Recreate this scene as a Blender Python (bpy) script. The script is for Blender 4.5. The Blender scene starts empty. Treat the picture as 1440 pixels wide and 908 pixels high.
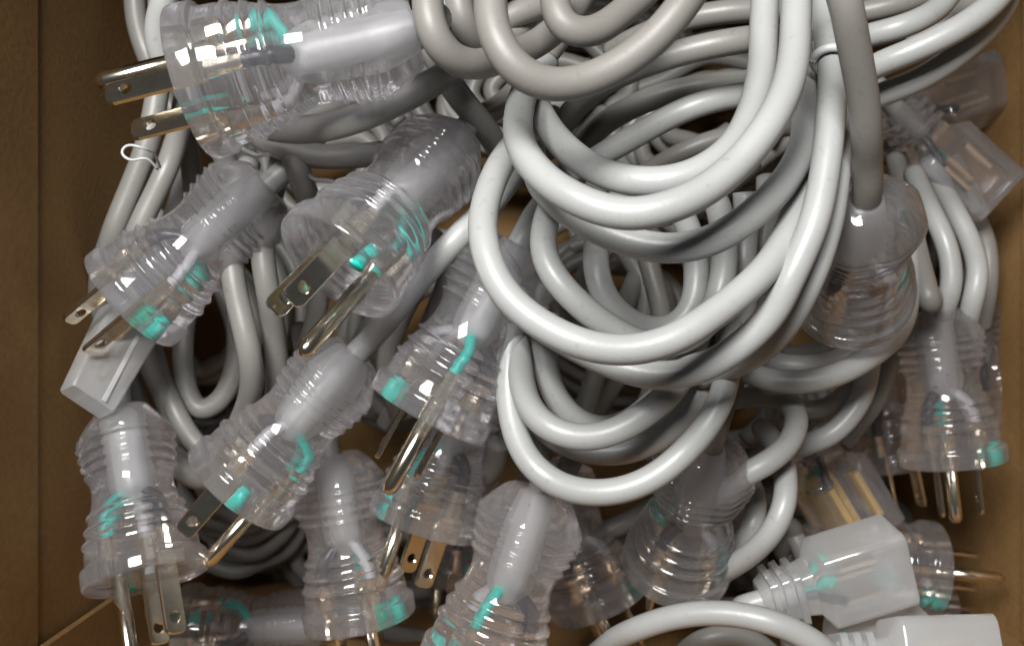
import bpy, bmesh, math, random
import numpy as np
from mathutils import Vector, Matrix

# ------------------------------------------------------------------ camera, world, lamps, exposure
sc = bpy.context.scene
COL = sc.collection
F_PX = 1383.0            # focal length in photograph pixels (1440 wide)
CAM_Z = 0.263
cam_d = bpy.data.cameras.new("camera")
cam = bpy.data.objects.new("camera", cam_d)
COL.objects.link(cam)
cam.location = (0, 0, CAM_Z)
cam_d.sensor_width = 36.0
cam_d.lens = 36.0 * F_PX / 1440.0
cam_d.clip_start = 0.005
cam_d.clip_end = 20.0
cam_d.dof.use_dof = True
cam_d.dof.focus_distance = 0.262
cam_d.dof.aperture_fstop = 18.0
sc.camera = cam

world = bpy.data.worlds.new("World")
sc.world = world
world.use_nodes = True
bg = world.node_tree.nodes["Background"]
bg.inputs[0].default_value = (0.86, 0.93, 1.0, 1)
bg.inputs[1].default_value = 0.055

def area(name, loc, target, size, power, col):
    l = bpy.data.lights.new(name, 'AREA')
    l.shape = 'RECTANGLE'
    l.size, l.size_y = size
    l.energy = power
    l.color = col
    o = bpy.data.objects.new(name, l)
    COL.objects.link(o)
    o.location = loc
    o.rotation_euler = (Vector(target) - Vector(loc)).to_track_quat('-Z', 'Y').to_euler()
    return o
area("work_lamp", (-0.12, 0.25, 0.51), (0.0, 0.0, 0.0), (0.24, 0.19), 8.3, (1.0, 0.985, 0.965))

sc.view_settings.view_transform = 'Standard'
sc.view_settings.look = 'None'
sc.view_settings.exposure = 0.0
sc.view_settings.gamma = 1.0
sc.view_settings.use_curve_mapping = False
sc.render.engine = 'CYCLES'
sc.cycles.use_denoising = True
sc.cycles.max_bounces = 24
sc.cycles.transmission_bounces = 20
sc.cycles.transparent_max_bounces = 32
sc.cycles.glossy_bounces = 8
sc.cycles.diffuse_bounces = 2
sc.cycles.sample_clamp_indirect = 25.0
sc.cycles.blur_glossy = 0.6

random.seed(5)
CABLE = 0.0076           # cable diameter (m)
R = 0.019                # plug flange radius (m)

# ------------------------------------------------------------------ materials
def mat(name):
    m = bpy.data.materials.new(name)
    m.use_nodes = True
    nt = m.node_tree
    return m, nt, nt.nodes["Principled BSDF"]

def noise(nt, scale, detail=3.0, stretch=None):
    tc = nt.nodes.new("ShaderNodeTexCoord")
    n = nt.nodes.new("ShaderNodeTexNoise")
    n.inputs["Scale"].default_value = scale
    n.inputs["Detail"].default_value = detail
    if stretch:
        mp = nt.nodes.new("ShaderNodeMapping")
        mp.inputs["Scale"].default_value = stretch
        nt.links.new(tc.outputs["Object"], mp.inputs["Vector"])
        nt.links.new(mp.outputs["Vector"], n.inputs["Vector"])
    else:
        nt.links.new(tc.outputs["Object"], n.inputs["Vector"])
    return n

def ramp(nt, src, c0, c1, p0=0.3, p1=0.7):
    r = nt.nodes.new("ShaderNodeValToRGB")
    r.color_ramp.elements[0].position = p0
    r.color_ramp.elements[1].position = p1
    r.color_ramp.elements[0].color = (*c0, 1)
    r.color_ramp.elements[1].color = (*c1, 1)
    nt.links.new(src, r.inputs[0])
    return r

def bump(nt, src, b, strength, dist):
    bp = nt.nodes.new("ShaderNodeBump")
    bp.inputs["Strength"].default_value = strength
    bp.inputs["Distance"].default_value = dist
    nt.links.new(src, bp.inputs["Height"])
    nt.links.new(bp.outputs[0], b.inputs["Normal"])

def cable_mat(name, c, rough=0.36):
    m, nt, b = mat(name)
    n = noise(nt, 45, 4)
    r = ramp(nt, n.outputs[0], tuple(x * 0.88 for x in c), c)
    nd = noise(nt, 380, 6)
    rd = ramp(nt, nd.outputs[0], (0.80, 0.78, 0.74), (1, 1, 1), 0.24, 0.38)
    mx = nt.nodes.new("ShaderNodeMixRGB")
    mx.blend_type = 'MULTIPLY'
    mx.inputs[0].default_value = 0.8
    nt.links.new(r.outputs[0], mx.inputs[1])
    nt.links.new(rd.outputs[0], mx.inputs[2])
    nt.links.new(mx.outputs[0], b.inputs["Base Color"])
    n2 = noise(nt, 60, 5)
    rr = nt.nodes.new("ShaderNodeMapRange")
    rr.inputs[3].default_value = rough - 0.07
    rr.inputs[4].default_value = rough + 0.12
    nt.links.new(n2.outputs[0], rr.inputs[0])
    nt.links.new(rr.outputs[0], b.inputs["Roughness"])
    n3 = noise(nt, 900, 3)
    bump(nt, n3.outputs[0], b, 0.10, 0.0004)
    b.inputs["Specular IOR Level"].default_value = 0.5
    return m

M = {}
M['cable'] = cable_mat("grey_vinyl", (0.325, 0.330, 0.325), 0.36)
M['cable_near_shade'] = cable_mat("near_shade_grey_vinyl", (0.19, 0.18, 0.165), 0.45)  # same grey cord, shadow on the nearest loops put into the colour
M['cable_shade'] = cable_mat("shaded_grey_vinyl", (0.20, 0.195, 0.182), 0.40)  # shade on deep, left and back cords painted in as a darker grey

def clear_mat(name, tint, rough, milk, thru, milk_col, ior=1.45):
    m, nt, b = mat(name)
    b.inputs["Base Color"].default_value = (*tint, 1)
    b.inputs["Transmission Weight"].default_value = 1.0
    b.inputs["IOR"].default_value = ior
    b.inputs["Coat Weight"].default_value = 0.8
    b.inputs["Coat Roughness"].default_value = 0.06
    n = noise(nt, 220, 4)
    rr = nt.nodes.new("ShaderNodeMapRange")
    rr.inputs[3].default_value = rough * 0.6
    rr.inputs[4].default_value = rough * 1.6
    nt.links.new(n.outputs[0], rr.inputs[0])
    nt.links.new(rr.outputs[0], b.inputs["Roughness"])
    n2 = noise(nt, 350, 2)
    bump(nt, n2.outputs[0], b, 0.03, 0.0003)
    tr = nt.nodes.new("ShaderNodeBsdfTransparent")
    tr.inputs[0].default_value = (*tint, 1)
    tl = nt.nodes.new("ShaderNodeBsdfTranslucent")
    tl.inputs[0].default_value = (*milk_col, 1)
    df = nt.nodes.new("ShaderNodeBsdfDiffuse")
    df.inputs[0].default_value = (*milk_col, 1)
    md = nt.nodes.new("ShaderNodeMixShader")
    md.inputs[0].default_value = 0.5
    nt.links.new(tl.outputs[0], md.inputs[1])
    nt.links.new(df.outputs[0], md.inputs[2])
    m1 = nt.nodes.new("ShaderNodeMixShader")
    m1.inputs[0].default_value = thru
    nt.links.new(b.outputs[0], m1.inputs[1])
    nt.links.new(tr.outputs[0], m1.inputs[2])
    m2 = nt.nodes.new("ShaderNodeMixShader")
    m2.inputs[0].default_value = milk
    nt.links.new(m1.outputs[0], m2.inputs[1])
    nt.links.new(md.outputs[0], m2.inputs[2])
    nt.links.new(m2.outputs[0], nt.nodes["Material Output"].inputs[0])
    return m
M['clear'] = clear_mat("clear_vinyl", (0.95, 0.94, 0.98), 0.075, 0.09, 0.26, (0.94, 0.94, 0.97))
M['cloudy'] = clear_mat("cloudy_vinyl", (0.94, 0.95, 0.96), 0.2, 0.42, 0.2, (0.84, 0.86, 0.88))

def simple(name, c, rough, metal=0.0, var=0.12, scale=300):
    m, nt, b = mat(name)
    n = noise(nt, scale, 3)
    r = ramp(nt, n.outputs[0], tuple(x * (1 - var) for x in c), c)
    nt.links.new(r.outputs[0], b.inputs["Base Color"])
    b.inputs["Roughness"].default_value = rough
    b.inputs["Metallic"].default_value = metal
    return m
M['nickel'] = simple("nickel_brass", (0.82, 0.74, 0.60), 0.16, 1.0, 0.15, 420)
M['gold'] = simple("gold_brass", (0.92, 0.66, 0.22), 0.5, 0.75)
M['copper'] = simple("copper_crimp", (0.86, 0.55, 0.42), 0.3, 1.0)
M['green'] = simple("teal_plastic", (0.0, 0.50, 0.40), 0.35)
M['wire_green'] = simple("teal_wire", (0.0, 0.42, 0.34), 0.35)
M['wire_black'] = simple("black_wire", (0.012, 0.012, 0.02), 0.3)
M['wire_white'] = simple("white_wire", (0.85, 0.85, 0.85), 0.35)
M['wire_grey'] = simple('pale_grey_wire', (0.45, 0.45, 0.46), 0.35)
M['tie'] = simple("white_tie", (0.45, 0.46, 0.47), 0.4)
M['white_vinyl'] = clear_mat('white_vinyl', (0.94, 0.95, 0.96), 0.25, 0.75, 0.1, (0.84, 0.86, 0.87))
M['cloudy_white'] = clear_mat('cloudy_white_vinyl', (0.94, 0.95, 0.96), 0.12, 0.30, 0.22, (0.92, 0.93, 0.95))
M['sleeve'] = clear_mat('milky_vinyl', (0.97, 0.97, 0.97), 0.3, 0.34, 0.42, (0.9, 0.9, 0.88), 1.04)
M['slot'] = simple("dark_slot", (0.02, 0.02, 0.02), 0.6)

def cardboard():
    m, nt, b = mat("cardboard")
    n = noise(nt, 14, 5)
    r = ramp(nt, n.outputs[0], (0.22, 0.122, 0.044), (0.32, 0.185, 0.072))
    n2 = noise(nt, 500, 6)
    r2 = ramp(nt, n2.outputs[0], (0.80, 0.80, 0.80), (1, 1, 1))
    mx = nt.nodes.new("ShaderNodeMixRGB")
    mx.blend_type = 'MULTIPLY'
    mx.inputs[0].default_value = 1.0
    nt.links.new(r.outputs[0], mx.inputs[1])
    nt.links.new(r2.outputs[0], mx.inputs[2])
    nt.links.new(mx.outputs[0], b.inputs["Base Color"])
    b.inputs["Roughness"].default_value = 0.78
    b.inputs["Specular IOR Level"].default_value = 0.25
    bump(nt, n2.outputs[0], b, 0.25, 0.0006)
    return m
M['card'] = cardboard()

# ------------------------------------------------------------------ helpers
def P(px, py, d):
    """photograph pixel + distance below the camera -> world point"""
    return Vector(((px - 720.0) / F_PX * d, -(py - 454.0) / F_PX * d, CAM_Z - d))

def link(name, me, parent=None, m=None, smooth=True):
    o = bpy.data.objects.new(name, me)
    COL.objects.link(o)
    if parent is not None:
        o.parent = parent
    if m is not None and not me.materials:
        me.materials.append(m)
    if smooth:
        me.shade_smooth()
    return o

def thing(name, label, cat, loc=(0, 0, 0), group=None):
    o = bpy.data.objects.new(name, None)
    o.empty_display_size = 0.01
    COL.objects.link(o)
    o.location = loc
    o['label'] = label
    o['category'] = cat
    if group:
        o['group'] = group
    return o

def mesh(name, verts, faces):
    me = bpy.data.meshes.new(name)
    me.from_pydata([tuple(v) for v in verts], [], faces)
    me.validate()
    return me

def catmull(pts, step=0.0016):
    pts = [np.array(p, float) for p in pts]
    pts = [2 * pts[0] - pts[1]] + pts + [2 * pts[-1] - pts[-2]]
    out = []
    for i in range(1, len(pts) - 2):
        p0, p1, p2, p3 = pts[i - 1:i + 3]
        t0 = 0.0
        t1 = t0 + max(np.linalg.norm(p1 - p0), 1e-6) ** 0.5
        t2 = t1 + max(np.linalg.norm(p2 - p1), 1e-6) ** 0.5
        t3 = t2 + max(np.linalg.norm(p3 - p2), 1e-6) ** 0.5
        n = max(2, int(np.linalg.norm(p2 - p1) / step))
        for k in range(n):
            t = t1 + (t2 - t1) * k / n
            a1 = (t1 - t) / (t1 - t0) * p0 + (t - t0) / (t1 - t0) * p1
            a2 = (t2 - t) / (t2 - t1) * p1 + (t - t1) / (t2 - t1) * p2
            a3 = (t3 - t) / (t3 - t2) * p2 + (t - t2) / (t3 - t2) * p3
            b1 = (t2 - t) / (t2 - t0) * a1 + (t - t0) / (t2 - t0) * a2
            b2 = (t3 - t) / (t3 - t1) * a2 + (t - t1) / (t3 - t1) * a3
            out.append((t2 - t) / (t2 - t1) * b1 + (t - t1) / (t2 - t1) * b2)
    out.append(pts[-2])
    return np.array(out)

def relax(c, it=6):
    c = c.copy()
    for _ in range(it):
        c[1:-1] = c[1:-1] * 0.5 + (c[:-2] + c[2:]) * 0.25
    return c

def tube(name, pts, rad, seg=16, step=0.0016, smooth_it=10):
    c = relax(catmull(pts, step), smooth_it)
    n = len(c)
    if rad > 0.003:
        k1, k2 = random.random() * 6.28, random.random() * 6.28
        sarc = np.arange(n) * step
        c = c + np.stack([np.sin(sarc * 95 + k1), np.sin(sarc * 120 + k2), np.sin(sarc * 77 + k1 + k2)], 1) * 0.00035
    t = np.gradient(c, axis=0)
    t /= np.linalg.norm(t, axis=1)[:, None] + 1e-12
    ref = np.array([0, 0, 1.0]) if abs(t[0][2]) < 0.9 else np.array([1.0, 0, 0])
    u = np.cross(t[0], ref)
    u /= np.linalg.norm(u)
    verts = []
    for i in range(n):
        u = u - t[i] * np.dot(u, t[i])
        u /= np.linalg.norm(u)
        v = np.cross(t[i], u)
        for k in range(seg):
            a = 2 * math.pi * k / seg
            verts.append(c[i] + rad * (math.cos(a) * u + math.sin(a) * v))
    faces = []
    for i in range(n - 1):
        for k in range(seg):
            k2 = (k + 1) % seg
            faces.append((i * seg + k, i * seg + k2, (i + 1) * seg + k2, (i + 1) * seg + k))
    faces.append(tuple(range(seg))[::-1])
    faces.append(tuple((n - 1) * seg + k for k in range(seg)))
    return mesh(name, verts, faces)

def W(w):
    return F_PX * CABLE / w      # apparent cable width in px -> distance

def cable(parent, pts, m='cable', name='cable', pre=None, rad=CABLE / 2):
    """pts: (px, py, apparent width px)"""
    p3 = [P(x, y, W(w)) for x, y, w in pts]
    if pre:
        p3 = pre + p3
    base = parent.location
    p3 = [p - base for p in p3]
    return link(name, tube(name, p3, rad), parent, M[m])

# ------------------------------------------------------------------ the cardboard box
def box_panel(name, x0, x1, y0, y1, z0, z1, parent, bev=0.0008):
    bm = bmesh.new()
    bmesh.ops.create_cube(bm, size=1.0)
    for v in bm.verts:
        v.co = Vector(((x0 + x1) / 2 + v.co.x * (x1 - x0), (y0 + y1) / 2 + v.co.y * (y1 - y0), (z0 + z1) / 2 + v.co.z * (z1 - z0)))
    bmesh.ops.bevel(bm, geom=bm.edges[:], offset=bev, segments=1, affect='EDGES')
    me = bpy.data.meshes.new(name)
    bm.to_mesh(me)
    bm.free()
    return link(name, me, parent, M['card'], smooth=False)

XL, XR, YF, YB, ZF, ZT = -0.146, 0.207, -0.130, 0.165, -0.31, 0.045
bx = thing('cardboard_box', 'open brown cardboard box filled with coiled cords and clear plugs', 'box')
T = 0.004
box_panel('floor_panel', XL - T, XR + T, YF - T, YB + T, ZF - T, ZF, bx)
box_panel('side_panel', XL - T, XL, YF - T, YB + T, ZF - 0.002, ZT, bx)
box_panel('side_panel', XR, XR + T, YF - T, YB + T, ZF - 0.002, ZT, bx)
box_panel('side_panel', XL - 0.001, XR + 0.001, YB, YB + T - 0.0005, ZF - 0.002, ZT, bx)
box_panel('side_panel', XL - 0.001, XR + 0.001, YF - T + 0.0005, YF, ZF - 0.002, ZT, bx)
# inner liner boards: their lower edges show as the crease on the left
box_panel('liner_panel', XL + 0.0003, XL + 0.0010, YF + 0.002, YB - 0.002, CAM_Z - 0.301, ZT - 0.002, bx, 0.0003)
box_panel('liner_panel', XR - 0.0024, XR - 0.0003, YF + 0.002, YB - 0.002, CAM_Z - 0.395, ZT - 0.002, bx)
box_panel('liner_panel', XL + 0.0016, XL + 0.0036, YF + 0.0022, -0.098, -0.16, ZT - 0.003, bx)
# flaps folded open, outside the picture
for nm, (a, b_, c_, d_) in (('flap', (XL - 0.09, XL - T - 0.001, YF, YB)), ('flap', (XR + T + 0.001, XR + 0.09, YF, YB))):
    box_panel(nm, a, b_, c_, d_, ZT - 0.004, ZT, bx)

# ------------------------------------------------------------------ plug meshes (units of R, face at z=0, back at z=3)
def plug_profile():
    p = [(0.0, 0.0), (0.95, 0.0), (0.98, 0.006), (0.995, 0.025), (1.0, 0.06), (1.0, 0.28), (0.995, 0.305), (0.985, 0.322), (0.955, 0.33), (0.92, 0.338), (0.908, 0.37)]
    def rib(z, base, h, w):
        return [(base, z - w), (base + 0.35 * h, z - 0.75 * w), (base + h, z - 0.3 * w), (base + h, z + 0.25 * w), (base + 0.35 * h, z + 0.7 * w), (base - 0.012, z + w)]
    p += [(0.90, 0.56)]
    p += rib(0.72, 0.875, 0.045, 0.045)
    p += [(0.845, 0.84)]
    p += rib(0.95, 0.815, 0.045, 0.045)
    p += [(0.78, 1.07)]
    p += rib(1.18, 0.75, 0.045, 0.045)
    p += [(0.705, 1.30), (0.675, 1.45), (0.665, 1.60), (0.685, 1.74)]
    p += rib(1.88, 0.73, 0.04, 0.04)
    p += rib(2.05, 0.78, 0.04, 0.04)
    p += rib(2.22, 0.825, 0.04, 0.04)
    p += rib(2.39, 0.85, 0.04, 0.04)
    p += [(0.875, 2.47), (0.87, 2.52), (0.74, 2.72), (0.60, 2.90), (0.52, 2.97), (0.46, 3.0), (0.0, 3.0)]
    return p

def lathe_plug(seg=40):
    prof = plug_profile()
    verts, faces, rings = [], [], []
    for r, z in prof:
        if r == 0:
            verts.append((0, 0, z * R))
            rings.append([len(verts) - 1])
            continue
        ring = []
        for k in range(seg):
            a = 2 * math.pi * k / seg
            rr = r
            f = min(1.0, max(0.0, (z - 1.5) / 1.1))
            if f > 0:                                   # towards an eight sided grip
                q = (a + math.pi / 8) % (math.pi / 4) - math.pi / 8
                octo = math.cos(math.pi / 8) / math.cos(q) * 1.035
                rr = r * (1 - f + f * octo) * (1 - 0.12 * f * abs(math.sin(a)) ** 2)
            verts.append((rr * R * math.cos(a), rr * R * math.sin(a), z * R))
            ring.append(len(verts) - 1)
        rings.append(ring)
    for a, b in zip(rings[:-1], rings[1:]):
        for k in range(seg):
            k2 = (k + 1) % seg
            if len(a) == 1:
                faces.append((a[0], b[k2], b[k]))
            elif len(b) == 1:
                faces.append((a[k], a[k2], b[0]))
            else:
                faces.append((a[k], a[k2], b[k2], b[k]))
    me = mesh('plug_body', verts, faces)
    return me

def ray_outline(hx, z0, z1, cz, n=24):
    """rounded-tip outline of a blade in the (y,z) plane seen from its hole"""
    out = []
    for k in range(n):
        a = 2 * math.pi * k / n
        dy, dz = math.cos(a), math.sin(a)
        best = 1e9
        lo, hi = 0.0, 5.0
        def inside(y, z):
            if abs(y) > hx or z > z1 or z < z0:
                return False
            c = hx * 0.62                               # rounded tip corners
            if z < z0 + c and abs(y) > hx - c:
                return (abs(y) - (hx - c)) ** 2 + (z - (z0 + c)) ** 2 < c * c
            return True
        for _ in range(40):
            mid = (lo + hi) / 2
            if inside(dy * mid, cz + dz * mid):
                lo = mid
            else:
                hi = mid
        out.append((dy * lo, cz + dz * lo))
    return out

def blade_mesh():
    hx, z0, z1, cz, rh, th = 0.170, -0.99, 0.02, -0.72, 0.078, 0.042
    # tip half round the hole, then a plain bar back to the terminal
    n = 32
    zc = -0.45
    outl = ray_outline(hx, z0, zc, cz, n)
    outl[5], outl[11] = (hx, zc), (-hx, zc)
    verts, faces = [], []
    for s in (-1, 1):
        for y, z in outl:
            verts.append((s * th, y, z))
        for k in range(n):
            a = 2 * math.pi * k / n
            verts.append((s * th, rh * math.cos(a), cz + rh * math.sin(a)))
    for k in range(n):
        k2 = (k + 1) % n
        faces.append((k, n + k, n + k2, k2))
        faces.append((2 * n + k, 2 * n + k2, 3 * n + k2, 3 * n + k))
        faces.append((n + k, 3 * n + k, 3 * n + k2, n + k2))
        y0, z0_ = outl[k]
        y1, z1_ = outl[k2]
        if not 5 <= k <= 10:
            faces.append((k, k2, 2 * n + k2, 2 * n + k))
    b = len(verts)
    for z in (zc, 0.32):
        for x, y in ((-th, -hx), (th, -hx), (th, hx), (-th, hx)):
            verts.append((x, y, z))
    faces += [(b, b + 1, b + 5, b + 4), (b + 1, b + 2, b + 6, b + 5), (b + 2, b + 3, b + 7, b + 6), (b + 3, b, b + 4, b + 7), (b + 4, b + 5, b + 6, b + 7)]
    me = mesh('blade', [tuple(c * R for c in v) for v in verts], faces)
    bm = bmesh.new()
    bm.from_mesh(me)
    bmesh.ops.remove_doubles(bm, verts=bm.verts[:], dist=1e-6)
    bmesh.ops.recalc_face_normals(bm, faces=bm.faces[:])
    es = [e for e in bm.edges if len(e.link_faces) == 2 and e.calc_face_angle(0) > 0.9]
    bmesh.ops.bevel(bm, geom=es, offset=0.016 * R, segments=1, affect='EDGES')
    bm.to_mesh(me)
    bm.free()
    return me

def pin_mesh():
    seg, verts, faces = 20, [], []
    prof = [(0.02, -1.29), (0.075, -1.27), (0.115, -1.22), (0.132, -1.13), (0.132, 0.34), (0.02, 0.345)]
    for r, z in prof:
        for k in range(seg):
            a = 2 * math.pi * k / seg
            rr = r
            if k == 5 and r > 0.1:
                rr = r * 0.62                          # seam of the folded pin
            verts.append((rr * R * math.cos(a), rr * R * math.sin(a), z * R))
    for i in range(len(prof) - 1):
        for k in range(seg):
            k2 = (k + 1) % seg
            faces.append((i * seg + k, i * seg + k2, (i + 1) * seg + k2, (i + 1) * seg + k))
    return mesh('ground_pin', verts, faces)

def cyl_mesh(name, r0, r1, z0, z1, seg=16):
    verts, faces = [], []
    for r, z in ((r0, z0), (r1, z1)):
        for k in range(seg):
            a = 2 * math.pi * k / seg
            verts.append((r * R * math.cos(a), r * R * math.sin(a), z * R))
    for k in range(seg):
        k2 = (k + 1) % seg
        faces.append((k, k2, seg + k2, seg + k))
    faces.append(tuple(range(seg))[::-1])
    faces.append(tuple(range(seg, 2 * seg)))
    return mesh(name, verts, faces)

ME = {}
ME['body'] = lathe_plug()
ME['blade'] = blade_mesh()
ME['pin'] = pin_mesh()
ME['dot'] = cyl_mesh('green_dot', 0.115, 0.085, -0.012, 0.30)
def sleeve_mesh():
    prof = [(0.05, 1.14), (0.14, 1.22), (0.22, 1.36), (0.255, 1.52), (0.27, 1.75), (0.27, 2.5), (0.25, 2.93), (0.205, 2.985)]
    seg, verts, faces = 20, [], []
    for r, z in prof:
        for k in range(seg):
            a = 2 * math.pi * k / seg
            verts.append((r * R * math.cos(a), r * R * math.sin(a), z * R))
    for i in range(len(prof) - 1):
        for k in range(seg):
            k2 = (k + 1) % seg
            faces.append((i * seg + k, i * seg + k2, (i + 1) * seg + k2, (i + 1) * seg + k))
    faces.append(tuple(range(seg))[::-1])
    return mesh('inner_sleeve', verts, faces)
ME['sleeve'] = sleeve_mesh()
ME['crimp'] = cyl_mesh('crimp', 0.12, 0.10, 0.33, 0.80, 10)
BX, BY, GY = 0.352, 0.20, -0.44
def wire_mesh(name, x, y, wob, rad=0.08):
    pts = [np.array(p) * R for p in ((0.06 * wob, 0.03, 1.62), (x * 0.35, y * 0.35, 1.40), (x * 0.95 + 0.05 * wob, y * 0.95, 1.12), (x, y, 0.92), (x, y, 0.74))]
    return tube(name, pts, rad * R, 10, 0.0012, 3)
ME['wg'] = wire_mesh('green_wire', 0.0, GY, 1)
ME['wb'] = wire_mesh('black_wire', BX, BY, -1, 0.10)
ME['ww'] = wire_mesh('white_wire', -BX, BY, 1)
tick = [np.array(p) * R for p in ((-0.02, 0.60, 1.55), (0.0, 0.61, 1.66), (0.01, 0.60, 1.80))]
ME['tick'] = tube('mould_mark', tick, 0.025 * R, 6, 0.002, 0)
MATS = {'body': 'clear', 'blade': 'nickel', 'pin': 'nickel', 'dot': 'green', 'crimp': 'nickel', 'wg': 'wire_green', 'wb': 'wire_black', 'ww': 'wire_grey', 'tick': 'clear', 'sleeve': 'sleeve'}
for k, v in MATS.items():
    ME[k].materials.append(M[v])
    if k not in ('blade', 'crimp'):
        ME[k].shade_smooth()

def pose(F, B, rpx, sign, length):
    d = F_PX * R / rpx
    cam_p = Vector((0, 0, CAM_Z))
    pf = P(F[0], F[1], d)
    r = P(B[0], B[1], 1.0) - cam_p
    q = pf - cam_p
    a, b, c = r.dot(r), -2 * r.dot(q), q.dot(q) - length ** 2
    disc = b * b - 4 * a * c
    if disc <= 0 or sign == 0:
        # nothing in hand: keep the back at the face's own distance
        t = d
    else:
        t = (-b + sign * math.sqrt(disc)) / (2 * a)
    z = (cam_p + r * t - pf).normalized()
    return pf, z

def frame(pf, z, roll):
    up = (Vector((0, 0, CAM_Z)) - pf).normalized()
    u = (up - z * up.dot(z)).normalized()
    v = z.cross(u)
    a = math.radians(roll)
    y = u * math.cos(a) + v * math.sin(a)
    x = y.cross(z)
    return Matrix(((x.x, y.x, z.x, pf.x), (x.y, y.y, z.y, pf.y), (x.z, y.z, z.z, pf.z), (0, 0, 0, 1)))

def plug_cord(label, F, B, rpx, sign, roll, path, m='cable', group=None, wires=True):
    pf, z = pose(F, B, rpx, sign, 3.0 * R)
    root = thing('power_cord', label, 'power cord', pf, group)
    mw = frame(pf, z, roll)
    mw.translation = Vector((0, 0, 0))
    body = link('plug', ME['body'], root, smooth=False)
    body.matrix_local = mw
    def sub(name, key, x=0.0, y=0.0):
        o = link(name, ME[key], body, smooth=False)
        o.location = (x * R, y * R, 0)
        return o
    sub('blade', 'blade', BX, BY)
    sub('blade', 'blade', -BX, BY)
    sub('ground_pin', 'pin', 0, GY)
    sub('green_dot', 'dot', -0.52, -0.10)
    if wires:
        sub('crimp', 'crimp', BX, BY)
        sub('crimp', 'crimp', -BX, BY)
        sub('crimp', 'crimp', 0, GY)
        sub('green_wire', 'wg')
        sub('black_wire', 'wb')
        sub('white_wire', 'ww')
        sub('mould_mark', 'tick')
        sub('inner_sleeve', 'sleeve')
    pre = [pf + z * (1.46 * R), pf + z * (2.2 * R), pf + z * (3.0 * R), pf + z * (3.3 * R)]
    cable(root, path, m, 'cable', pre)
    return root

# ------------------------------------------------------------------ cord connectors (socket ends)
def rr_section(hw, hh, rc, n=5):
    pts = []
    for cx, cy, a0 in ((hw - rc, hh - rc, 0), (-hw + rc, hh - rc, 90), (-hw + rc, -hh + rc, 180), (hw - rc, -hh + rc, 270)):
        for k in range(n):
            a = math.radians(a0 + 90 * k / (n - 1))
            pts.append((cx + rc * math.cos(a), cy + rc * math.sin(a)))
    return pts

def connector_mesh(hw, hh, ln):
    secs = [(0.0, hw * 0.95, hh * 0.94), (0.03, hw, hh), (ln * 0.56, hw, hh), (ln * 0.58, hw * 0.97, hh * 0.97), (ln * 0.64, hw * 0.62, hh * 0.66), (ln * 0.72, hw * 0.56, hh * 0.62)]
    z = ln * 0.73
    for k in range(3):
        secs += [(z, hw * 0.60, hh * 0.66), (z + 0.01, hw * 0.72, hh * 0.80), (z + 0.12, hw * 0.70, hh * 0.78), (z + 0.13, hw * 0.56, hh * 0.62)]
        z += 0.21
    secs += [(ln, 0.30, 0.30)]
    verts, faces = [], []
    n = None
    for zz, a, b in secs:
        s = rr_section(a, b, min(a, b) * 0.28)
        n = len(s)
        verts += [(x * R, y * R, zz * R) for x, y in s]
    for i in range(len(secs) - 1):
        for k in range(n):
            k2 = (k + 1) % n
            faces.append((i * n + k, i * n + k2, (i + 1) * n + k2, (i + 1) * n + k))
    faces.append(tuple(range(n))[::-1])
    faces.append(tuple((len(secs) - 1) * n + k for k in range(n)))
    return mesh('socket_body', verts, faces)

def bar_mesh(name, sx, sy, z0, z1):
    v = [(x * R, y * R, z * R) for z in (z0, z1) for x, y in ((-sx, -sy), (sx, -sy), (sx, sy), (-sx, sy))]
    return mesh(name, v, [(3, 2, 1, 0), (4, 5, 6, 7), (0, 1, 5, 4), (1, 2, 6, 5), (2, 3, 7, 6), (3, 0, 4, 7)])

def socket_cord(label, F, B, rpx, sign, roll, path, m='cable', bm_='clear', hw=0.78, hh=0.62, ln=2.7, group=None, gold=False, taper=1.0):
    pf, z = pose(F, B, rpx, sign, ln * R)
    root = thing('extension_cord', label, 'extension cord', pf, group)
    mw = frame(pf, z, roll)
    mw.translation = Vector((0, 0, 0))
    me = connector_mesh(hw, hh, ln)
    if taper != 1.0:
        for v in me.vertices:
            f = taper + (1 - taper) * min(1.0, max(0.0, v.co.z / (1.4 * R)))
            v.co.x *= f
            v.co.y *= f
    body = link('socket', me, root, M[bm_], smooth=False)
    me.shade_smooth()
    try:
        me.set_sharp_from_angle(angle=math.radians(38))
    except Exception:
        pass
    body.matrix_local = mw
    for x, y in ((hw * 0.45, hh * 0.3), (-hw * 0.45, hh * 0.3), (0, -hh * 0.5)):
        if gold:
            c = link('contact', bar_mesh('contact', 0.06, 0.16, 0.30, ln * 0.48), body, M['gold'], smooth=False)
        else:
            c = link('contact', bar_mesh('contact', 0.04, 0.10, 0.55, ln * 0.45), body, M['nickel'], smooth=False)
        c.location = (x * R, y * R, 0)
    g = link('green_wire', tube('green_wire', [np.array(p) * R for p in ((0, -hh * 0.5, ln * 0.45), (0.1, -hh * 0.2, ln * 0.55), (0, 0, ln * 0.72))], 0.085 * R, 8, 0.0015, 2), body, M['wire_green'])
    k = link('black_wire', tube('black_wire', [np.array(p) * R for p in ((hw * 0.45, hh * 0.3, ln * 0.45), (0.12, 0.1, ln * 0.58), (0.05, 0, ln * 0.72))], 0.085 * R, 8, 0.0015, 2), body, M['wire_black'])
    pre = [pf + z * (ln * 0.72 * R), pf + z * (ln * R), pf + z * ((ln + 0.3) * R)]
    cable(root, path, m, 'cable', pre)
    return root

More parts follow.
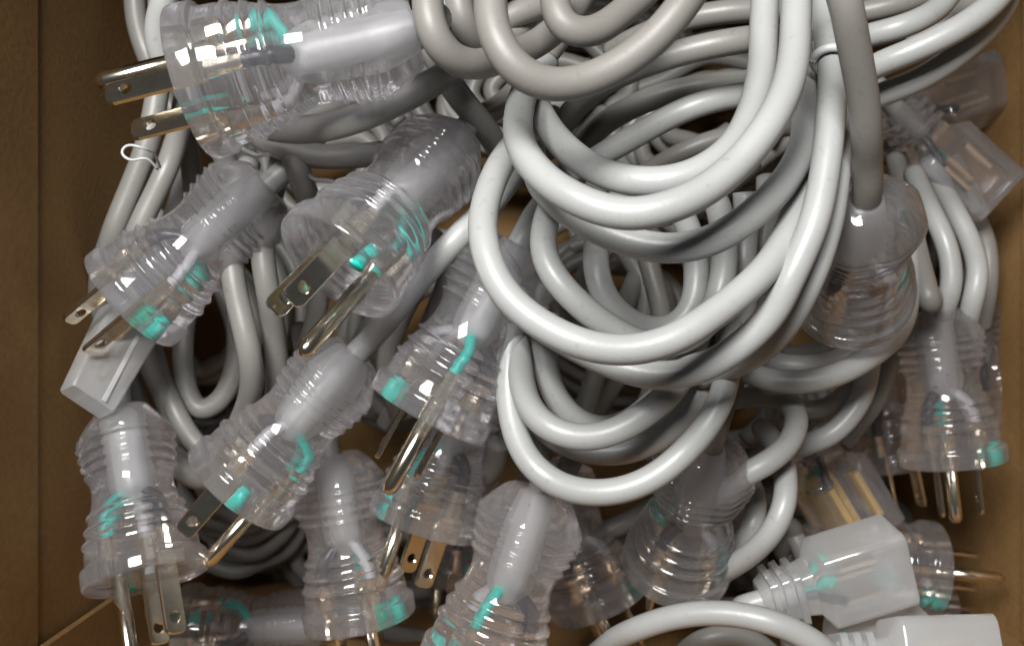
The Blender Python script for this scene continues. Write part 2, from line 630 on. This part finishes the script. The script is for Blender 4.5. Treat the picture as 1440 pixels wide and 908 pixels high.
# ------------------------------------------------------------------ coils that fill the bottom of the box
def loops(root, cx, cy, rx, ry, w0, n, m, ang=0.0, jit=9):
    for k in range(n):
        pts = []
        ph = random.random() * 6.28
        sx, sy = random.uniform(-14, 14), random.uniform(-14, 14)
        s = 1 - 0.09 * k + random.uniform(-0.04, 0.04)
        for j in range(15):
            a = ph + 2 * math.pi * j / 13.0
            x, y = rx * s * math.cos(a), ry * s * math.sin(a)
            xr = x * math.cos(ang) - y * math.sin(ang)
            yr = x * math.sin(ang) + y * math.cos(ang)
            pts.append((cx + sx + xr + random.uniform(-jit, jit), cy + sy + yr + random.uniform(-jit, jit), w0 + 0.5 * k + j * 0.045))
        cable(root, pts, m, 'cable_loop')

bt = [
    ('coil of grey cord deep in the dark gap beside the white grooved socket end', 290, 470, 120, 170, 26.0, 5, 0.15),
    ('coil of grey cord lying deep under the big white bundle', 880, 420, 190, 150, 25.5, 6, 0.4),
    ('coil of grey cord on the box floor under the crossing horizontal loops', 760, 120, 230, 110, 25.5, 5, -0.2),
    ('coil of grey cord on the box floor under the faceted plug', 560, 800, 210, 100, 25.0, 5, 0.1),
    ('coil of grey cord on the box floor beneath the clear socket ends', 1130, 780, 190, 120, 25.0, 5, 0.3),
    ('coil of grey cord on the box floor under the head down plug', 1230, 300, 120, 170, 25.5, 4, 0.0),
    ('coil of grey cord filling the dark gap behind the upright plug', 330, 690, 130, 110, 27.0, 4, 0.5),
    ('coil of grey cord packed behind the plug tucked under the white loops', 600, 470, 110, 150, 27.0, 4, 0.6),
    ('coil of grey cord packed behind the shiny grey loops', 1020, 580, 130, 90, 27.0, 4, -0.3),
    ('coil of grey cord packed in the dark behind the crosswise cords', 1000, 170, 190, 110, 27.0, 5, -0.25),
    ('coil of grey cord packed in the dark under the thick crossing cords', 470, 230, 130, 90, 26.0, 4, -0.4),
    ('coil of grey cord packed behind the front pair of dim plugs', 760, 800, 150, 90, 26.0, 4, 0.2),
]
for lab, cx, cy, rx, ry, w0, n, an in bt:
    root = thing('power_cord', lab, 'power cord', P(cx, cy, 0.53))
    loops(root, cx, cy, rx, ry, w0 * 0.79, n + 3, 'cable_shade', an)

# ------------------------------------------------------------------ plugs with their cords
plug_cord('topmost clear plug with shiny prongs sticking out over the brown box panel',
          (270, 118), (568, 42), 108, 0, 44, [(600, 16, 40), (650, 2, 39), (700, -30, 38)])
plug_cord('clear plug lying over a white socket end against the cardboard box panel',
          (183, 424), (378, 258), 85, 0, -35, [(432, 205, 33.5), (465, 160, 31.5), (480, 90, 30), (480, 30, 29)])
plug_cord('clear plug showing its face with green dot, flat blade and long round pin',
          (473, 377), (640, 196), 100, 1, -82, [(690, 158, 33), (715, 135, 31), (760, 90, 30), (800, 40, 29)], 'cable_shade')
plug_cord('clear plug with green dot centred on its rim, brown prongs over a dark gap',
          (332, 688), (505, 492), 85, 0, -88, [(560, 430, 36), (600, 385, 36.5), (640, 338, 37), (690, 285, 36), (730, 230, 34), (780, 160, 32)])
plug_cord('clear plug tucked under the big white loops with green dot at its rim corner',
          (600, 583), (732, 345), 90, 0, 186, [(760, 290, 34), (800, 230, 32), (850, 160, 30)])
plug_cord('upright clear plug beside the cardboard panel just below the white socket end',
          (207, 816), (171, 578), 86, 1, 112, [(168, 520, 28.5), (172, 470, 28), (190, 380, 29), (220, 300, 28)])
plug_cord('clear plug with green dot on its rim leaning beneath the orange bladed plug',
          (507, 872), (465, 640), 79, 0, -20, [(455, 600, 29), (440, 540, 28), (420, 460, 27)], 'cable_shade')
plug_cord('clear plug behind another plug with two orange lit blades that show round holes',
          (594, 737), (668, 520), 80, 0, 120, [(690, 490, 30), (720, 450, 29), (770, 400, 28)], 'cable_shade')
plug_cord('clear plug with faceted grip hanging below the lowest white loop',
          (673, 945), (757, 698), 90, 0, 150, [(778, 690, 33), (800, 650, 32), (823, 575, 31), (842, 520, 30.5), (862, 465, 30), (890, 400, 29), (915, 345, 28.5)], 'cable_shade')
plug_cord('dim clear plug half hidden behind the faceted plug, green dot above its prongs',
          (846, 850), (778, 690), 72, 0, 15, [(760, 650, 26.5), (740, 600, 26)], 'cable_shade')
plug_cord('clear plug pointing down through grey loops with short pins, below a shiny white loop',
          (950, 795), (1000, 628), 77, -1, 20, [(1012, 585, 33), (1030, 540, 31), (1060, 480, 30), (1080, 420, 29)], 'cable_shade')
plug_cord('clear plug hanging head down from a shade-toned cord beside the big white bundle',
          (1196, 415), (1218, 280), 85, -1, 20, [(1218, 235, 42), (1218, 195, 43.5), (1214, 130, 45), (1203, 67, 46.5), (1189, 0, 48), (1172, -45, 48)], 'cable_near_shade')
plug_cord('clear plug with two bright edge lit blades beside the box panel',
          (1340, 650), (1314, 446), 72, 0, 10, [(1306, 425, 31.5), (1299, 392, 31), (1290, 350, 30), (1275, 290, 28), (1260, 220, 27)], 'cable_shade')
plug_cord('dark clear plug with a teal dot squeezed against the box panel',
          (1420, 585), (1362, 425), 61, 0, 20, [(1362, 395, 27.5), (1350, 350, 26)], 'cable_shade')
plug_cord('dark clear plug with long thin prongs over a black gap',
          (1258, 655), (1228, 505), 62, 0, 30, [(1222, 490, 26), (1210, 450, 25.5)], 'cable_shade')
plug_cord('clear plug with prongs pointing at the cardboard panel beyond the white socket end',
          (1313, 799), (1130, 780), 66, 0, 172, [(1120, 745, 27), (1060, 720, 26.5)], 'cable_shade')
plug_cord('dim clear plug with a teal dot beneath the sideways plug at the box panel',
          (1325, 872), (1150, 850), 60, 0, 195, [(1120, 840, 25.5), (1060, 830, 25)], 'cable_shade')
plug_cord('dim clear plug lying flat at the front panel of the box under other plugs',
          (260, 888), (440, 880), 66, 0, 100, [(500, 880, 26.5), (560, 890, 26), (620, 905, 25.5)], 'cable_shade')
plug_cord('dim clear plug deep between the orange bladed plug and the faceted plug',
          (640, 815), (655, 660), 62, 0, 60, [(665, 610, 26), (680, 560, 25.5)], 'cable_shade')

# ------------------------------------------------------------------ socket ends
socket_cord('bright white clear socket end with a green wire inside, lying across another socket',
            (1266, 784), (1070, 845), 79, 0, -32, [(1040, 855, 30), (1000, 850, 29), (940, 850, 28)], 'cable', 'cloudy_white', 0.70, 0.55, 2.6)
socket_cord('clear socket end with gold contacts showing inside',
            (1216, 752), (1122, 596), 68, 0, 25, [(1110, 575, 29), (1090, 545, 28), (1050, 520, 27)], 'cable_shade', 'clear', 0.72, 0.66, gold=True)
socket_cord('clear socket end glinting in the shaded box corner below the paired cords',
            (1396, 280), (1262, 158), 69, 0, 20, [(1240, 130, 28), (1215, 95, 27), (1200, 40, 26)], 'cable_shade', 'clear', 0.66, 0.6)
socket_cord('dark clear socket end deep in the shaded box corner behind the paired cords',
            (1405, 120), (1240, 175), 62, 0, 20, [(1215, 190, 26), (1180, 210, 25.5)], 'cable_shade', 'clear', 0.7, 0.6)
socket_cord('pale clear socket end with a green wire wedged below the bright white socket',
            (1300, 900), (1130, 945), 76, 0, -30, [(1100, 950, 29), (1050, 960, 28)], 'cable', 'cloudy_white')
socket_cord('flat pale socket end without green lying against the front panel of the box',
            (1392, 934), (1180, 940), 86, 0, 0, [(1150, 942, 33), (1100, 950, 32)], 'cable', 'cloudy')
wsock = socket_cord('white socket end with a groove sticking out from under a clear plug at the panel',
            (122, 565), (222, 380), 86, 1, 20, [(240, 320, 29.5), (255, 270, 29), (258, 215, 28.5), (245, 150, 28)], 'cable', 'cloudy_white', 0.52, 0.27, 3.1, taper=0.8)

wb = [o for o in wsock.children if o.name.startswith('socket')][0]
for sx in (-1,):
    g = link('groove', bar_mesh('groove', 0.035, 0.012, 0.02, 1.45), wb, M['wire_grey'], smooth=False)
    g.location = (sx * 0.14 * R, 0.262 * R, 0)
# ------------------------------------------------------------------ cords on the left
c = thing('power_cord', 'pair of grey cords running down behind the plug next to a white tie loop', 'power cord', P(190, 250, 0.33))
cable(c, [(222, -30, 33), (225, 40, 32.5), (224, 110, 32), (212, 190, 32), (197, 235, 32), (175, 285, 32), (156, 330, 32), (140, 400, 31), (150, 470, 30)], 'cable_shade', 'cable_loop')
cable(c, [(262, 120, 30), (255, 170, 31), (236, 230, 32), (213, 280, 32), (190, 335, 32), (180, 400, 31), (195, 480, 30), (222, 545, 30), (267, 618, 29.5), (310, 640, 29)], 'cable_shade', 'cable_loop')
cable(c, [(190, -20, 30), (193, 30, 30), (208, 80, 30), (235, 140, 29.5), (265, 210, 29.5), (275, 280, 29)], 'cable_shade', 'cable_loop')
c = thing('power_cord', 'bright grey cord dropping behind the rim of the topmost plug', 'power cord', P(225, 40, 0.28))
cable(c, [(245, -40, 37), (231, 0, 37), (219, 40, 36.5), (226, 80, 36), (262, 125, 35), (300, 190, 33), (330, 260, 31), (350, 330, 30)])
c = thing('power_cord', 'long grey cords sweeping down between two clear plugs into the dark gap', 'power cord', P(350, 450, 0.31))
cable(c, [(350, 230, 32), (330, 300, 33), (328, 380, 34), (337, 430, 34), (350, 490, 34), (352, 545, 33), (330, 610, 31), (290, 650, 30)], 'cable_shade', 'cable_loop')
cable(c, [(400, 215, 33), (380, 290, 33), (368, 350, 34), (376, 412, 34), (386, 470, 33), (392, 530, 32), (380, 590, 31)], 'cable_shade', 'cable_loop')
cable(c, [(412, 222, 35), (424, 258, 35), (440, 300, 33), (450, 360, 31), (446, 430, 30), (430, 500, 29), (420, 560, 28)], 'cable_shade', 'cable_loop')
cable(c, [(300, 330, 29), (330, 400, 29.5), (334, 470, 29.5), (328, 520, 29.5), (308, 566, 29.5), (280, 580, 29.5), (264, 545, 29.5), (258, 490, 29.5), (262, 430, 29), (275, 370, 28)], 'cable_shade', 'cable_loop')
cable(c, [(205, 430, 28.5), (211, 480, 29), (222, 525, 29.5), (247, 575, 30), (268, 612, 30), (310, 655, 30), (380, 690, 29)], 'cable_shade', 'cable_loop')
cable(c, [(165, 480, 29), (182, 530, 29.5), (205, 590, 30), (245, 640, 30), (300, 665, 29)], 'cable_shade', 'cable_loop')
cable(c, [(230, 640, 31), (262, 665, 31), (300, 675, 30), (340, 640, 29)], 'cable_shade', 'cable_loop')
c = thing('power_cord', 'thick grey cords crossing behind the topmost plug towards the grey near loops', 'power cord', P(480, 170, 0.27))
cable(c, [(340, 160, 38), (375, 178, 39), (425, 181, 40), (480, 174, 41), (547, 150, 41), (607, 118, 40), (660, 80, 38), (720, 40, 36)], 'cable_shade', 'cable_loop')
cable(c, [(350, 180, 34), (385, 203, 35), (440, 218, 35), (500, 220, 35), (560, 214, 34), (620, 200, 33), (680, 170, 32)], 'cable_shade', 'cable_loop')
cable(c, [(440, 165, 35), (480, 148, 36), (512, 127, 37), (547, 97, 37), (580, 57, 37), (612, 15, 36), (640, -30, 35)], 'cable_shade', 'cable_loop')
cable(c, [(610, 70, 37), (626, 108, 37), (650, 142, 36.5), (675, 172, 35.5), (700, 210, 34), (715, 260, 32)], 'cable_shade', 'cable_loop')
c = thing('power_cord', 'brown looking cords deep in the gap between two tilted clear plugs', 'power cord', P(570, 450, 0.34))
cable(c, [(610, 330, 29), (590, 390, 30), (562, 450, 30.5), (545, 520, 30), (560, 580, 29)], 'cable_shade', 'cable_loop')
cable(c, [(650, 320, 28), (625, 400, 28.5), (600, 470, 29), (575, 540, 28.5), (540, 600, 28)], 'cable_shade', 'cable_loop')
cable(c, [(700, 620, 33), (690, 660, 32), (640, 680, 30), (560, 660, 28)], 'cable_shade', 'cable_loop')

# ------------------------------------------------------------------ the near grey loops
c = thing('power_cord', 'shade-toned grey cord in wide near loops hanging over the white bundle', 'power cord', P(720, 90, 0.22))  # these loops carry their shadow in the vinyl colour
cable(c, [(695, -60, 47), (689, -20, 48), (690, 20, 48.5), (703, 66, 49), (730, 105, 49), (773, 124, 48.5), (838, 109, 48), (912, 58, 48), (961, 4, 48), (1000, -50, 47)], 'cable_near_shade', 'cable_loop')
cable(c, [(603, -50, 45), (599, 0, 45), (606, 40, 45.5), (622, 72, 45), (655, 88, 44), (700, 84, 42), (760, 60, 40), (800, 20, 39), (830, -30, 38)], 'cable_near_shade', 'cable_loop')
cable(c, [(783, -50, 42), (778, -5, 43), (780, 28, 43.5), (800, 49, 43.5), (838, 43, 43), (876, 16, 42), (915, -15, 41), (950, -50, 40)], 'cable_near_shade', 'cable_loop')
cable(c, [(640, -50, 40), (642, 0, 40), (650, 35, 40), (672, 60, 39), (710, 62, 37), (740, 30, 36), (750, -30, 35)], 'cable_near_shade', 'cable_loop')
cable(c, [(700, 30, 37), (730, 15, 37), (770, 5, 36.5), (830, -10, 36)], 'cable_near_shade', 'cable_loop')
cable(c, [(790, 50, 35), (765, 85, 36), (740, 130, 35), (735, 180, 33)], 'cable_near_shade', 'cable_loop')

# ------------------------------------------------------------------ horizontal cords behind the near loops
c = thing('power_cord', 'grey cords running crosswise behind the big white bundle', 'power cord', P(960, 120, 0.3))
cable(c, [(1180, 70, 36), (1120, 54, 37), (1050, 57, 38), (1000, 64, 38), (950, 75, 37.5), (900, 93, 37), (850, 118, 36), (800, 160, 34), (770, 210, 32)], 'cable_shade', 'cable_loop')
cable(c, [(1150, 110, 33), (1080, 112, 34), (1025, 116, 34.5), (975, 123, 34.5), (912, 142, 34), (850, 172, 33), (810, 215, 31)], 'cable_shade', 'cable_loop')
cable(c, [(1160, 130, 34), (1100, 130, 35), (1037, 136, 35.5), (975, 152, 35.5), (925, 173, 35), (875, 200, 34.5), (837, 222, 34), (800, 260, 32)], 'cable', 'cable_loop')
cable(c, [(1150, 10, 33), (1080, 14, 33.5), (1020, 18, 33.5), (960, 27, 33), (900, 50, 32), (860, 75, 31)], 'cable_shade', 'cable_loop')
cable(c, [(1120, 175, 29), (1040, 190, 29.5), (975, 207, 29.5), (920, 235, 29), (870, 270, 28.5), (830, 330, 28)], 'cable_shade', 'cable_loop')
cable(c, [(1060, 230, 28), (1010, 270, 28.5), (960, 300, 28.5), (900, 310, 28)], 'cable_shade', 'cable_loop')
cable(c, [(800, 640, 28), (850, 560, 28.5), (900, 470, 29), (905, 400, 29), (870, 340, 28.5)], 'cable_shade', 'cable_loop')
cable(c, [(905, 330, 29), (918, 390, 29.5), (930, 440, 29.5), (925, 520, 29), (900, 600, 28.5)], 'cable_shade', 'cable_loop')

# ------------------------------------------------------------------ the big white bundle
c = thing('power_cord', 'big bundle of white grey cord loops held by a small white tie', 'power cord', P(930, 350, 0.25))
big = [
    [(1084, -60, 39), (1079, -20, 39.5), (1075, 33, 40), (1070, 100, 41), (1049, 173, 42), (1020, 217, 43), (977, 247, 43.5), (930, 259, 43.5), (880, 255, 43), (840, 240, 42), (806, 217, 41), (780, 192, 40), (764, 167, 38.5), (752, 135, 37), (750, 90, 35)],
    [(1120, -60, 42), (1117, 17, 43.5), (1117, 67, 44.5), (1111, 117, 45.5), (1090, 168, 46.5), (1057, 213, 47), (1010, 255, 47.5), (955, 284, 48), (890, 301, 48), (840, 294, 47.5), (800, 277, 47), (766, 252, 46), (742, 222, 45), (729, 190, 43.5), (728, 155, 41.5), (740, 125, 39), (770, 90, 36)],
    [(1122, -60, 36), (1124, 60, 37), (1130, 140, 39), (1129, 200, 41), (1117, 234, 42), (1095, 270, 43), (1051, 311, 44), (1001, 338, 44), (950, 348, 44), (895, 343, 43.5), (845, 327, 43), (802, 302, 42), (768, 268, 40), (750, 225, 38), (748, 180, 36)],
    [(1138, -60, 36), (1140, 40, 36.5), (1146, 130, 37.5), (1145, 200, 39.5), (1130, 264, 41), (1105, 330, 42.5), (1078, 377, 43.5), (1045, 412, 44), (1003, 446, 44.5), (955, 475, 45), (905, 489, 45), (855, 490, 45), (805, 479, 45), (757, 456, 44.5), (718, 425, 44), (694, 385, 43.5), (683, 345, 43), (680, 308, 42), (687, 267, 41), (703, 230, 40), (728, 200, 38.5), (765, 175, 36)],
    [(1160, -60, 37), (1163, 20, 37.5), (1170, 90, 40), (1167, 150, 41.5), (1164, 205, 42.5), (1158, 262, 43), (1146, 315, 43.5), (1130, 354, 43.5), (1109, 397, 43.5), (1088, 441, 43), (1053, 477, 42.5), (1015, 503, 42), (975, 521, 41.5), (930, 527, 41), (888, 521, 40.5), (840, 505, 40), (790, 480, 39), (745, 450, 38), (715, 410, 37), (705, 360, 36)],
    [(1180, -60, 35), (1186, 60, 36.5), (1184, 160, 39), (1178, 235, 41.5), (1168, 300, 42), (1154, 350, 42), (1135, 398, 42), (1106, 453, 41), (1073, 488, 40), (1030, 515, 38), (985, 530, 37)],
    [(800, 240, 36), (778, 285, 37.5), (767, 320, 38.5), (765, 353, 39), (781, 389, 39.5), (814, 426, 39.5), (857, 462, 39), (905, 486, 38.5), (955, 482, 38), (1000, 450, 38), (1017, 400, 38), (1021, 350, 37.5), (1012, 300, 37), (990, 260, 35)],
    [(870, 280, 35), (846, 315, 36.5), (839, 350, 37), (841, 385, 37.5), (850, 417, 37.5), (870, 444, 37.5), (905, 464, 37), (945, 462, 37), (971, 435, 37), (980, 395, 37), (977, 350, 36.5), (965, 310, 35.5), (940, 280, 34)],
    [(1050, 270, 36), (1052, 320, 36), (1046, 365, 36.5), (1050, 410, 36), (1040, 450, 35.5), (1010, 490, 35), (960, 510, 34)],
    [(1080, 250, 34), (1078, 310, 34.5), (1070, 360, 34.5), (1075, 410, 34)],
]
for p in big:
    cable(c, p, 'cable', 'cable_loop')

c = thing('power_cord', 'shiny grey loops hanging lowest under the big white bundle', 'power cord', P(840, 620, 0.28))
low = [
    [(770, 440, 36), (766, 490, 36), (772, 537, 36), (787, 569, 36), (812, 592, 36), (848, 602, 35.5), (890, 590, 35), (930, 555, 34.5), (960, 510, 34), (980, 450, 33)],
    [(720, 430, 35), (728, 500, 36.5), (737, 550, 37.5), (757, 590, 38.5), (790, 612, 39), (828, 618, 39), (867, 606, 39), (905, 581, 39), (937, 553, 38.5), (960, 525, 38), (985, 470, 36), (1005, 410, 34)],
    [(735, 400, 35), (724, 460, 36), (717, 520, 36.5), (718, 575, 37), (725, 612, 37.5), (738, 642, 38), (762, 668, 38.5), (795, 687, 38.5), (842, 695, 38.5), (890, 687, 38.5), (930, 666, 38.5), (963, 635, 38.5), (990, 603, 38), (1010, 570, 38), (1020, 535, 37.5), (1024, 490, 36.5), (1030, 430, 35)],
    [(740, 560, 34), (770, 610, 35), (810, 632, 35.5), (862, 639, 36), (895, 632, 36), (928, 615, 36.5), (960, 588, 36.5), (985, 550, 36.5), (1000, 500, 35.5), (1010, 440, 34)],
]
for p in low:
    cable(c, p, 'cable', 'cable_loop')

# ------------------------------------------------------------------ cords on the right
c = thing('power_cord', 'pair of pale cords sweeping up to the box corner past the shade-toned cord', 'power cord', P(1290, 80, 0.29))
cable(c, [(1160, 150, 33), (1200, 116, 35), (1233, 92, 36), (1265, 78, 36.5), (1327, 50, 37), (1376, 22, 37), (1408, -8, 36.5), (1430, -50, 35)], 'cable', 'cable_loop')
cable(c, [(1165, 175, 32), (1205, 147, 33.5), (1243, 130, 34.5), (1293, 113, 35), (1343, 83, 35.5), (1382, 48, 35.5), (1410, 10, 35), (1425, -40, 34)], 'cable', 'cable_loop')
cable(c, [(1160, 70, 32), (1195, 56, 33), (1227, 48, 33.5), (1260, 41, 34), (1295, 29, 34), (1325, 8, 33.5), (1350, -40, 33)], 'cable', 'cable_loop')
cable(c, [(1180, 20, 30), (1240, 10, 30.5), (1300, -5, 30.5), (1350, -30, 30)], 'cable_shade', 'cable_loop')
cable(c, [(1280, 60, 30), (1320, 40, 30.5), (1360, 10, 30.5), (1380, -40, 30)], 'cable_shade', 'cable_loop')
c = thing('power_cord', 'grey cords curving down beside the box panel behind a clear plug', 'power cord', P(1340, 360, 0.36))
cable(c, [(1285, 240, 28), (1312, 300, 29), (1330, 340, 29.5), (1337, 375, 29.5), (1335, 410, 29.5), (1322, 445, 29), (1300, 490, 28)], 'cable', 'cable_loop')
cable(c, [(1310, 230, 27.5), (1345, 300, 28.5), (1366, 345, 29), (1375, 385, 29.5), (1368, 418, 29.5), (1362, 450, 29), (1355, 500, 28)], 'cable', 'cable_loop')
cable(c, [(1330, 230, 26.5), (1368, 300, 27), (1388, 350, 27), (1390, 400, 27), (1380, 460, 26.5)], 'cable_shade', 'cable_loop')
c = thing('power_cord', 'grey loops bending round below the head down plug of the shade-toned cord', 'power cord', P(1170, 520, 0.33))
cable(c, [(1270, 300, 29), (1279, 365, 30.5), (1277, 415, 31.5), (1262, 465, 32.5), (1224, 503, 33.5), (1177, 526, 34), (1127, 536, 34), (1077, 534, 33.5), (1040, 520, 32.5), (1010, 490, 31)], 'cable', 'cable_loop')
cable(c, [(1250, 300, 28), (1262, 370, 29), (1255, 430, 30), (1222, 480, 31), (1177, 507, 31.5), (1125, 514, 31.5), (1080, 508, 31), (1050, 490, 30)], 'cable', 'cable_loop')
cable(c, [(1200, 440, 27), (1180, 480, 27.5), (1140, 496, 28), (1105, 497, 28), (1070, 480, 27.5)], 'cable_shade', 'cable_loop')
cable(c, [(1030, 560, 29), (1075, 556, 31), (1108, 566, 32), (1122, 590, 33), (1113, 620, 33.5), (1086, 645, 34), (1047, 668, 34), (1012, 688, 33), (985, 715, 31), (970, 760, 29)], 'cable', 'cable_loop')
cable(c, [(1100, 560, 27), (1132, 577, 28), (1163, 572, 28), (1186, 556, 28), (1200, 530, 27.5)], 'cable_shade', 'cable_loop')
cable(c, [(1225, 470, 29), (1222, 525, 30.5), (1213, 560, 31), (1192, 590, 31), (1167, 613, 31), (1132, 626, 30.5), (1090, 640, 29.5)], 'cable', 'cable_loop')
cable(c, [(1258, 480, 28), (1243, 525, 29), (1232, 562, 29), (1212, 590, 28.5), (1190, 620, 28)], 'cable_shade', 'cable_loop')
c = thing('power_cord', 'grey loops between the gold contacts and the plug pointing down through them', 'power cord', P(1080, 730, 0.33))
cable(c, [(1070, 600, 30), (1098, 640, 32), (1107, 680, 33), (1104, 712, 33.5), (1090, 742, 33.5), (1065, 770, 33), (1030, 797, 32), (990, 815, 30), (940, 825, 28)], 'cable', 'cable_loop')
cable(c, [(1030, 640, 28), (1056, 680, 30), (1063, 710, 31), (1057, 738, 31.5), (1042, 762, 31), (1015, 790, 30), (980, 805, 28)], 'cable', 'cable_loop')
cable(c, [(1010, 650, 27), (1034, 690, 28), (1040, 725, 28.5), (1026, 760, 28), (1000, 790, 27)], 'cable_shade', 'cable_loop')
cable(c, [(1080, 700, 25.5), (1102, 738, 26.5), (1120, 757, 27), (1133, 785, 27), (1135, 820, 26)], 'cable', 'cable_loop')
c = thing('power_cord', 'grey cord arching along the front panel of the box past the socket ends', 'power cord', P(1020, 860, 0.3))
cable(c, [(830, 925, 31), (865, 898, 33), (900, 884, 34), (938, 870, 34.5), (985, 860, 35), (1035, 861, 35.5), (1085, 874, 36), (1122, 891, 36), (1160, 915, 36), (1200, 960, 35)], 'cable', 'cable_loop')
cable(c, [(950, 935, 30), (985, 900, 31), (1030, 890, 31), (1070, 905, 31), (1100, 940, 31)], 'cable_shade', 'cable_loop')
cable(c, [(780, 790, 28), (825, 760, 28.5), (887, 733, 28.5), (940, 700, 28), (990, 670, 27)], 'cable_shade', 'cable_loop')

# ------------------------------------------------------------------ ties
def tie(label, pts, rad):
    p3 = [P(x, y, W(w)) for x, y, w in pts]
    o = link('twist_tie', tube('twist_tie', p3, rad, 8, 0.0008, 3), None, M['tie'])
    o['label'] = label
    o['category'] = 'twist tie'
    return o
def ring(center, axis, r, n=18, turns=1.0):
    ax = axis.normalized()
    u = ax.cross(Vector((0, 0, 1))).normalized()
    v = ax.cross(u)
    return [center + (u * math.cos(2 * math.pi * turns * k / n) + v * math.sin(2 * math.pi * turns * k / n)) * r for k in range(n + 1)]
pc = P(1169, 85, W(40))
ax = P(1167, 150, W(40)) - P(1163, 20, W(37.5))
o = link('twist_tie', tube('twist_tie', ring(pc, ax, CABLE / 2 + 0.0008, 20, 1.05), 0.0012, 8, 0.0008, 1), None, M['tie'])
o['label'] = 'small white tie wrapped round a cord of the big bundle'
o['category'] = 'twist tie'
tie('thin white wire tie bent in an open loop below the prongs of the topmost plug',
    [(222, 238, 37), (205, 222, 37.5), (184, 226, 37.5), (170, 215, 37.5), (178, 204, 37.5), (200, 208, 37.5), (215, 214, 37), (225, 235, 36)], 0.00042)
tie('short white tie end poking out under the rim of the topmost plug',
    [(335, 205, 36), (350, 214, 37), (366, 219, 37.5), (381, 216, 37.5)], 0.0007)
tie('short white tie end sticking out beside the rim of the plug with a visible face',
    [(432, 246, 35), (445, 253, 36), (458, 254, 36.5), (470, 256, 36.5)], 0.0007)
